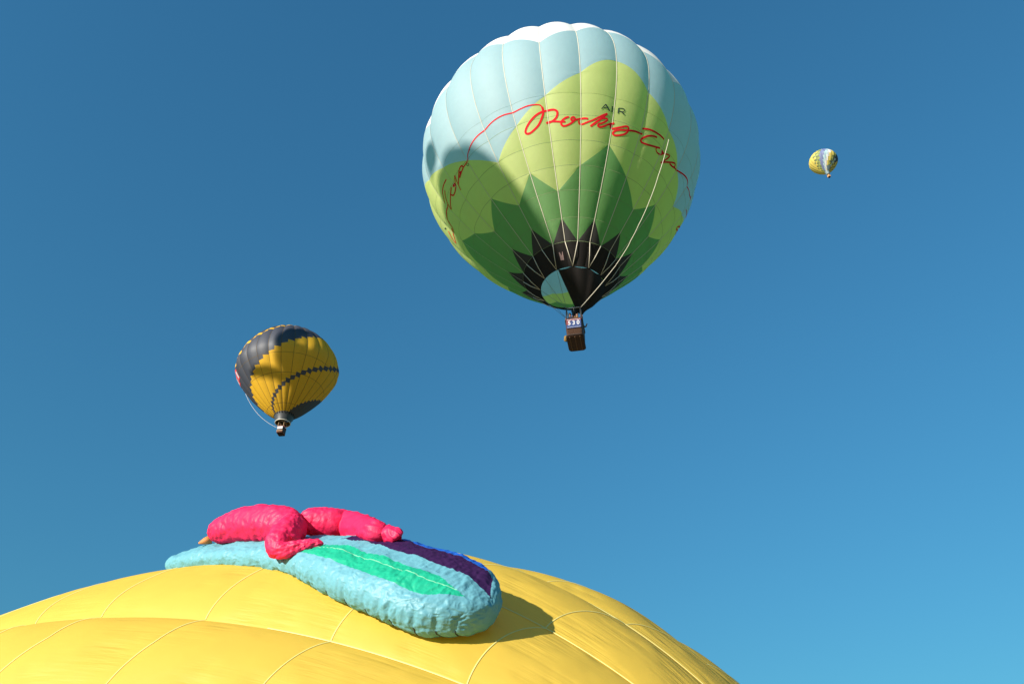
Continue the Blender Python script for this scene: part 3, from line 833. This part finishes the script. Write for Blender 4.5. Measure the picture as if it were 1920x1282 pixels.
def y_norm(X, g):
    phi = PH0 + DPH * np.asarray(g, float); X = np.asarray(X, float); rr = np.sqrt(np.maximum(1 - X * X, 1e-6))
    n = (X / (YA * YR))[..., None] * YAX + ((rr * np.cos(phi) / YR))[..., None] * YU + (rr * np.sin(phi) / YR)[..., None] * YW
    return n / np.linalg.norm(n, axis=-1, keepdims=True)
def ring_X(i, g):
    s = RSL.get(i, 0.0)
    return np.clip(RINGS[i] + s * DPH * np.clip(np.asarray(g, float), -0.3, 1.4), -.995, .9995)
yel = empty('yellow_balloon', (YC[0], YC[1], 0.0), 'bright yellow envelope lying half inflated across the bottom of the picture', 'balloon')
M_YEL = fabric('yellow_nylon_sheet', (0.85, 0.575, 0.065), 0.36, tcol=(.95, .68, .035), gloss=0.05, rough=.6, bump=.01, scale=2.0, pucker=((math.radians(38), 1.2, 10, .018), (math.radians(25), .6, 5, .022)))
M_YTAPE = plain('pale_yellow_tape', (0.84, 0.70, 0.22), .6)
G0, G1 = -3, 9
restv, restf, restuv = [], [], []
for gi in range(G0, G1):
    for ri in range(len(RINGS) - 1):
        near = ri >= 11 and -2 <= gi <= 3
        nu, nv = (28, 28) if near else (10, 6)
        g = np.linspace(gi + 1e-4, gi + 1 - 1e-4, nu)
        t = np.linspace(0, 1, nv)
        Xa = ring_X(ri, g); Xb = ring_X(ri + 1, g)
        X = Xa[None] * (1 - t[:, None]) + Xb[None] * t[:, None]
        G = np.repeat(g[None], nv, 0)
        pil = (.012 if near else 0) * (4 * t * (1 - t))[:, None] * (4 * (G - gi) * (gi + 1 - G))
        V = y_pt(X, G, pil).reshape(-1, 3)
        uv = np.stack([np.arcsin(np.clip(X, -1, 1)) * 14.0, G * DPH * 7.0], -1).reshape(-1, 2)
        F = grid_faces(nu, nv)
        if near:
            mesh_obj('fabric_panel', V, F, M_YEL, yel, True, None, uv)
        else:
            o = len(restv); restv += list(V); restf += [tuple(i + o for i in q) for q in F]; restuv += list(uv)
ob = mesh_obj('fabric_panel', restv, restf, M_YEL, yel, True, None, np.array(restuv)); ob['kind'] = 'stuff'
def y_strip(pts, w, off):
    P = np.array(pts); q = y_pt(P[:, 0], P[:, 1], np.full(len(P), off)); n = y_norm(P[:, 0], P[:, 1])
    d = np.gradient(q, axis=0); d /= np.linalg.norm(d, axis=1, keepdims=True) + 1e-9
    s = np.cross(n, d); s /= np.linalg.norm(s, axis=1, keepdims=True) + 1e-9
    return np.stack([q + s * w / 2, q + n * .006, q - s * w / 2], 1).reshape(-1, 3), grid_faces(3, len(P))
for ri in range(11, len(RINGS) - 1):
    for gi in range(-2, 4):
        gs = np.linspace(gi + .004, gi + 1 - .004, 40)
        V, F = y_strip([(float(ring_X(ri, a)), a) for a in gs], .014, .004)
        mesh_obj('seam_tape', V, F, M_YTAPE, yel)
for gi in range(-2, 5):
    V, F = y_strip([(a, gi + 1e-3) for a in np.linspace(.80 if gi == 0 else .25, .998, 160)], .018, .008)
    mesh_obj('load_tape', V, F, M_YTAPE, yel)

# ================================================================== two more balloons in the air behind the camera's left shoulder (their shade falls on the others)
sv = np.array(SUN_DIR); pa = np.cross([0, 0, 1.0], sv); pa /= np.linalg.norm(pa); pb = np.cross(sv, pa)
M_ORANGE = fabric('orange_nylon', (.70, .22, .03), .15)
def blob_envelope(root, name, c, rx, rz, n=24, m=M_ORANGE):
    V = []
    for j in range(19):
        e = math.pi * (j / 18 - .5)
        for i in range(n * 4):
            a = 2 * math.pi * i / (n * 4)
            q = rx * math.cos(e) * (1 + .012 * abs(math.sin(a * n / 2)))
            V.append(np.array(c) + np.array([q * math.cos(a), q * math.sin(a), rz * math.sin(e) - (0.25 * rz * math.cos(e) ** 2 if e < 0 else 0)]))
    return mesh_obj(name, V, grid_faces(n * 4, 19, True), m, root)
def shade_point(E, a, b, dist): return E.c + pa * a + pb * b + sv * dist
c1 = shade_point(BIG, -2.8, -9.9, 70)
s1 = empty('hot_air_balloon', c1 - np.array([0, 0, 9]), 'orange round balloon with a lobe added to shape its shade, outside the picture', 'balloon')
blob_envelope(s1, 'envelope', c1, 4.3, 4.4)
blob_envelope(s1, 'shade_lobe', shade_point(BIG, -4.0, -4.35, 70), .75, .85, 8)  # knob added to give the shadow on the green balloon its small bump
wicker_basket(s1, c1 - np.array([0, 0, 7.9]), 1.1, 1.3, 1.1, .3, 1, (M_WICKER, M_LEATHER, M_FLOOR, M_SLAT))
for x in (-.5, .5):
    for y in (-.5, .5):
        u = MB(); u.tube([c1 + np.array([x * 2.2, y * 2.2, -3.8]), c1 + np.array([x, y, -7.9])], .04, 6); u.build('upright', M_DARKMETAL, s1, True)
c2 = shade_point(NAV, 10.3, -5.5, 90)
s2 = empty('hot_air_balloon', c2 - np.array([0, 0, 11]), 'orange round balloon with two arms added to shape its shade, outside the picture', 'balloon')
blob_envelope(s2, 'envelope', c2, 5.3, 5.3)
for ca_, cb_, ha_, hb_ in ((3.4, -5.45, 3.2, .70), (6.8, -.1, 1.15, 3.9)):
    V = []
    for j in range(13):
        e = math.pi * (j / 12 - .5)
        for i in range(24):
            w = 2 * math.pi * i / 24
            if ha_ > hb_: q = pa * ha_ * math.sin(e) + (pb * math.cos(w) + sv * math.sin(w)) * hb_ * math.cos(e)
            else: q = pb * hb_ * math.sin(e) + (pa * math.cos(w) + sv * math.sin(w)) * ha_ * math.cos(e)
            V.append(shade_point(NAV, ca_, cb_, 90) + q)
    mesh_obj('arm', V, grid_faces(24, 13, True), M_ORANGE, s2)  # invented arms, added for the shadow they throw on the navy balloon
wicker_basket(s2, c2 - np.array([0, 0, 9.4]), 1.1, 1.3, 1.1, .3, 1, (M_WICKER, M_LEATHER, M_FLOOR, M_SLAT))
for x in (-.5, .5):
    for y in (-.5, .5):
        u = MB(); u.tube([c2 + np.array([x * 2.2, y * 2.2, -4.6]), c2 + np.array([x, y, -9.4])], .04, 6); u.build('upright', M_DARKMETAL, s2, True)

# ================================================================== the inflated sandal lying along the yellow envelope
M_TEAL = fabric('teal_ripstop', (.15, .41, .49), .18, gloss=.035, rough=.52, bump=.008, scale=9, crinkle=.013, crinkle_scale=8)
M_MINT = fabric('green_ripstop', (.013, .44, .25), .15, gloss=.05, rough=.42, bump=.008, scale=9, crinkle=.013, crinkle_scale=8)
M_MINTLINE = fabric('pale_green_ripstop', (.26, .70, .42), .15, gloss=.06, rough=.4, bump=.008, scale=9, crinkle=.013, crinkle_scale=8)
M_PURPLE = fabric('purple_ripstop', (.036, .010, .060), .08, gloss=.03, rough=.42, bump=.008, scale=9, crinkle=.013, crinkle_scale=8)
M_BLUE = fabric('royal_blue_ripstop', (.015, .12, .55), .1, gloss=.05, rough=.42, bump=.008, scale=9, crinkle=.013, crinkle_scale=8)
M_PINK = fabric('pink_ripstop', (.88, .018, .11), .18, gloss=.03, rough=.55, bump=.008, scale=9, crinkle=.013, crinkle_scale=9)
M_DARKSEAM = plain('dark_zip', (.02, .03, .03), .7)

def catmull(P, t):
    P = np.asarray(P, float); n = len(P) - 1
    x = np.clip(np.asarray(t) * n, 0, n - 1e-6); i = x.astype(int); f = (x - i)[:, None]
    Q = np.vstack([2 * P[0] - P[1], P, 2 * P[-1] - P[-2]])
    p0, p1, p2, p3 = Q[i], Q[i + 1], Q[i + 2], Q[i + 3]
    return .5 * (2 * p1 + (p2 - p0) * f + (2 * p0 - 5 * p1 + 4 * p2 - p3) * f ** 2 + (3 * p1 - p0 - 3 * p2 + p3) * f ** 3)

def crinkle_at(p, q, amp):
    """fold height at a point; q = stretched copy of p in which folds run long one way"""
    def valley(v): return abs(mnoise.noise(v)) * 2.2 - .5
    P = Vector(p)
    w = P + Vector((mnoise.noise(P * 3), mnoise.noise(P * 3 + Vector((7, 7, 7))), mnoise.noise(P * 3 + Vector((2, 5, 3))))) * .10
    a = valley(Vector(q)); b = valley(Vector(q) * 2.3 + Vector((5, 1, 2)))
    c = valley(w * 6.0 + Vector((9, 4, 7))); e = -valley(w * 13.0 + Vector((1, 8, 3))); f = -valley(w * 24.0)
    d = mnoise.noise(P * 2.2)
    return amp * (a * .60 + b * .55 + c * .50 + e * .48 + f * .24 + d * .3)

#            X     g     half width  half height
SOLE = [(.594, .80, .25, .11), (.640, .76, .32, .14), (.690, .72, .34, .15), (.740, .69, .36, .16), (.777, .66, .45, .18),
        (.806, .60, .54, .22), (.838, .53, .58, .245), (.862, .50, .59, .255), (.880, .50, .59, .26), (.894, .50, .57, .26)]
NU, NW = 440, 300
tt = np.linspace(0, 1, NU)
S_ = catmull(SOLE, tt)
Xc, Gc, ha, hb = S_.T
base = y_pt(Xc, Gc, 0.0, False)
# smooth the contact line over the crests of the gores
nn = y_norm(Xc, Gc)
tan = np.gradient(base, axis=0); seglen = np.linalg.norm(tan, axis=1); dist = np.concatenate([[0], np.cumsum(.5 * (seglen[1:] + seglen[:-1]))])
tan /= seglen[:, None]
wid = np.cross(nn, tan); wid /= np.linalg.norm(wid, axis=1, keepdims=True)      # across the sole, to the far side
if wid[NU // 2] @ np.array([0, 1, .3]) < 0: wid = -wid
rl = math.radians(4)
nn, wid = nn * math.cos(rl) - wid * math.sin(rl), wid * math.cos(rl) + nn * math.sin(rl)
end = dist[-1]
cap_r = np.minimum(1, np.sqrt(np.clip(1 - ((dist - (end - .72)) / .72).clip(0, 1) ** 2.1, 0, 1)))
cap_l = np.minimum(1, np.sqrt(np.clip(1 - ((.40 - dist) / .40).clip(0, 1) ** 2.2, 0, 1)))
capw = np.maximum(cap_r * cap_l, .02); caph = np.maximum(capw ** .55, .04)
ang = np.linspace(0, 2 * np.pi, NW, endpoint=False)
ca, sa = np.cos(ang), np.sin(ang)
cx = np.sign(ca) * np.abs(ca) ** .72; cy = np.sign(sa) * np.abs(sa) ** .80
cen = base + nn * (y_bulge(Xc) * YR * np.sqrt(1 - Xc ** 2) * .80 + hb - .06)[:, None]
V = np.zeros((NU, NW, 3))
for i in range(NU):
    w_ = ha[i] * capw[i]; h_ = hb[i] * caph[i]
    V[i] = cen[i] + np.outer(cx * w_, wid[i]) + np.outer(cy * h_, nn[i])
nrm = np.cross(np.gradient(V, axis=1), np.gradient(V, axis=0)); L_ = np.linalg.norm(nrm, axis=-1, keepdims=True) + 1e-9; nrm /= L_
if ((V - cen[:, None]) * nrm).sum() < 0: nrm = -nrm
zips = [end - 2.3, end - 1.95, end - 1.6, end - 1.3, end - 1.02, end - .74, end - .50, end - .30, end - .16]
for i in range(NU):
    for j in range(NW):
        p = V[i, j]
        side = 1 - abs(sa[j]) if sa[j] > 0 else 1.0
        top = max(0.0, sa[j])
        # side folds run up and down the wall, the top is quilted
        q = (dist[i] * 4.2, ang[j] * .55 + dist[i] * .6, 0.0)
        hgt = crinkle_at(p, q, .0145)
        hgt += top * .022 * mnoise.noise(Vector((dist[i] * 3.0, cx[j] * 2.2, 3.0)))
        if 120 < i < 215: hgt -= .02 * abs(mnoise.noise(Vector((dist[i] * 5, ang[j] * .4, 8))))
        if sa[j] < .35:
            for z in zips:
                d_ = abs(dist[i] - z)
                if d_ < .035: hgt -= .012 * (1 - d_ / .035)
        if i > NU - 4 or i < 3: hgt *= .2
        V[i, j] = p + nrm[i, j] * hgt
ORG = V[NU // 2].mean(0)
sandal = empty('inflated_sandal', base[NU // 2], 'crinkled teal sandal shape with pink straps and coloured stripes, lying on the yellow envelope', 'inflatable')
# regions on the top face, by place along (t) and across (s)
def region(t, s, up):
    if not up: return 0
    e = smoothstep(.44, .52, np.array(t)) 
    lo, hi = -.68, -.30
    if .39 < t < .935:
        k = min(1, (t - .39) / .05) * min(1, (.935 - t) / .10)
        m_ = -.46
        if m_ - .25 * k - .0 < s < m_ + .25 * k:
            if abs(s - (m_ + .08)) < .012: return 2
            return 1
    if .50 < t < .985:
        k = min(1, (t - .50) / .05)
        k2 = min(1, (.985 - t) / .05)
        if .12 + .06 * (1 - k) < s < .12 + .52 * k * k2 + .02: return 3
        if .66 < s and t < .90: return 4
    return 0
idx = np.arange(NU * NW).reshape(NU, NW)
groups = {0: [], 1: [], 2: [], 3: [], 4: []}
for i in range(NU - 1):
    for j in range(NW):
        j2 = (j + 1) % NW
        r_ = region((tt[i] + tt[i + 1]) / 2, (cx[j] + cx[j2]) / 2, sa[j] + sa[j2] > .25)
        groups[r_].append((idx[i, j], idx[i, j2], idx[i + 1, j2], idx[i + 1, j]))
flatV = V.reshape(-1, 3)
groups[0].append(tuple(idx[0, ::-1])); groups[0].append(tuple(idx[-1]))
def sub(name, faces, mat):
    used = sorted({a for f in faces for a in f}); mp = {a: k for k, a in enumerate(used)}
    return mesh_obj(name, flatV[used], [tuple(mp[a] for a in f)[::-1] for f in faces], mat, sandal)
sub('sole', groups[0], M_TEAL); sub('green_stripe', groups[1], M_MINT); sub('stripe_piping', groups[2], M_MINTLINE); sub('purple_stripe', groups[3], M_PURPLE); sub('blue_edge', groups[4], M_BLUE)
zs = MB()
for z in zips:
    i = int(np.argmin(abs(dist - z)))
    js = [j for j in range(NW) if math.pi * 1.06 < ang[j] < math.pi * 1.42]
    for j0 in js[::-1][:1]:
        m_ = MB(); m_.tube([V[i, j] + nrm[i, j] * .003 for j in js], .007, 5); m_.build('gusset_seam', M_DARKSEAM, sandal, True)

# straps: wrinkled tubes through points in the air above the sole
def px_point(x, y, d):
    v = np.array([(x - 960) / 1600, math.cos(PITCH) + (y - 641) / 1600 * math.sin(PITCH), math.sin(PITCH) - (y - 641) / 1600 * math.cos(PITCH)])
    return np.array([0, 0, CAM_Z]) + v / np.linalg.norm(v) * d
from mathutils.bvhtree import BVHTree
sole_bvh = BVHTree.FromPolygons([tuple(p) for p in flatV], [tuple(int(a) for a in f) for k_ in groups for f in groups[k_]])
def rest_depth(x, y, r, d):
    """distance at which a roll of radius r (pixels) rests on the sole; d where it is clear of it"""
    o = Vector((0, 0, CAM_Z)); v = Vector(px_point(x, y, 1.0)) - o
    best = d
    for dy in (0, r * .6):
        v2 = Vector(px_point(x, y + dy, 1.0)) - o
        h = sole_bvh.ray_cast(o, v2.normalized())
        if h[0] is not None: best = min(best, h[3] - r * d / 1600 * (.75 if dy == 0 else .2))
    return best
def strap(name, nodes, n_u=150, n_w=72, seed=0, amp=.016):
    P = np.array([[*px_point(x, y, rest_depth(x, y, r, d)), r * d / 1600] for x, y, r, d in nodes])
    S2 = catmull(P, np.linspace(0, 1, n_u)); c = S2[:, :3]; r = S2[:, 3]
    t = np.gradient(c, axis=0); t /= np.linalg.norm(t, axis=1, keepdims=True)
    u = np.cross(t[0], [0, 0, 1.0]); u /= np.linalg.norm(u)
    vs = []
    dd = np.concatenate([[0], np.cumsum(np.linalg.norm(np.diff(c, axis=0), axis=1))])
    for i in range(n_u):
        u = u - t[i] * (u @ t[i]); u /= np.linalg.norm(u); b = np.cross(t[i], u)
        for j in range(n_w):
            a = 2 * math.pi * j / n_w
            dirv = u * math.cos(a) + b * math.sin(a)
            e = min(i, n_u - 1 - i) / 10.0
            rr = r[i] * min(1, math.sqrt(min(1, e)) + .02)
            p = c[i] + dirv * rr
            q = (dd[i] * 4.0 + seed, math.cos(a) * .8, math.sin(a) * .8 + dd[i] * 1.5)
            vs.append(p + dirv * crinkle_at(p, q, amp) * min(1, e + .1))
    return mesh_obj(name, vs, grid_faces(n_w, n_u, True) + [tuple(range(n_w))[::-1], tuple((n_u - 1) * n_w + k for k in range(n_w))], M_PINK, sandal)
strap('strap', [(391, 1004, 9, 12.0), (410, 996, 20, 11.9), (440, 988, 27, 11.7), (475, 982, 32, 11.4), (508, 981, 33, 11.1), (535, 984, 31, 10.85), (552, 992, 22, 10.6), (550, 1005, 18, 10.45)], seed=3)
strap('toe_post', [(553, 975, 12, 10.65), (546, 988, 23, 10.45), (530, 1010, 27, 10.25), (521, 1022, 23, 10.12), (530, 1031, 15, 10.0), (556, 1026, 13, 9.98), (585, 1021, 10, 9.98), (607, 1018, 5, 10.0)], seed=11)
strap('strap', [(556, 976, 12, 10.85), (580, 978, 24, 10.85), (620, 981, 28, 10.8), (660, 986, 26, 10.7), (700, 996, 20, 10.55), (718, 1000, 15, 10.45), (742, 1005, 14, 10.4), (748, 1009, 8, 10.4)], seed=23)
ot = MB(); ot.tube([px_point(372, 1018, 12.3), px_point(384, 1014, 12.3), px_point(396, 1010, 12.3)], [.01, .045, .06], 8); ot.build('orange_tab', M_ORANGE if 'M_ORANGE' in globals() else plain('orange_tab_cloth', (.6, .16, .03), .7), sandal, True)
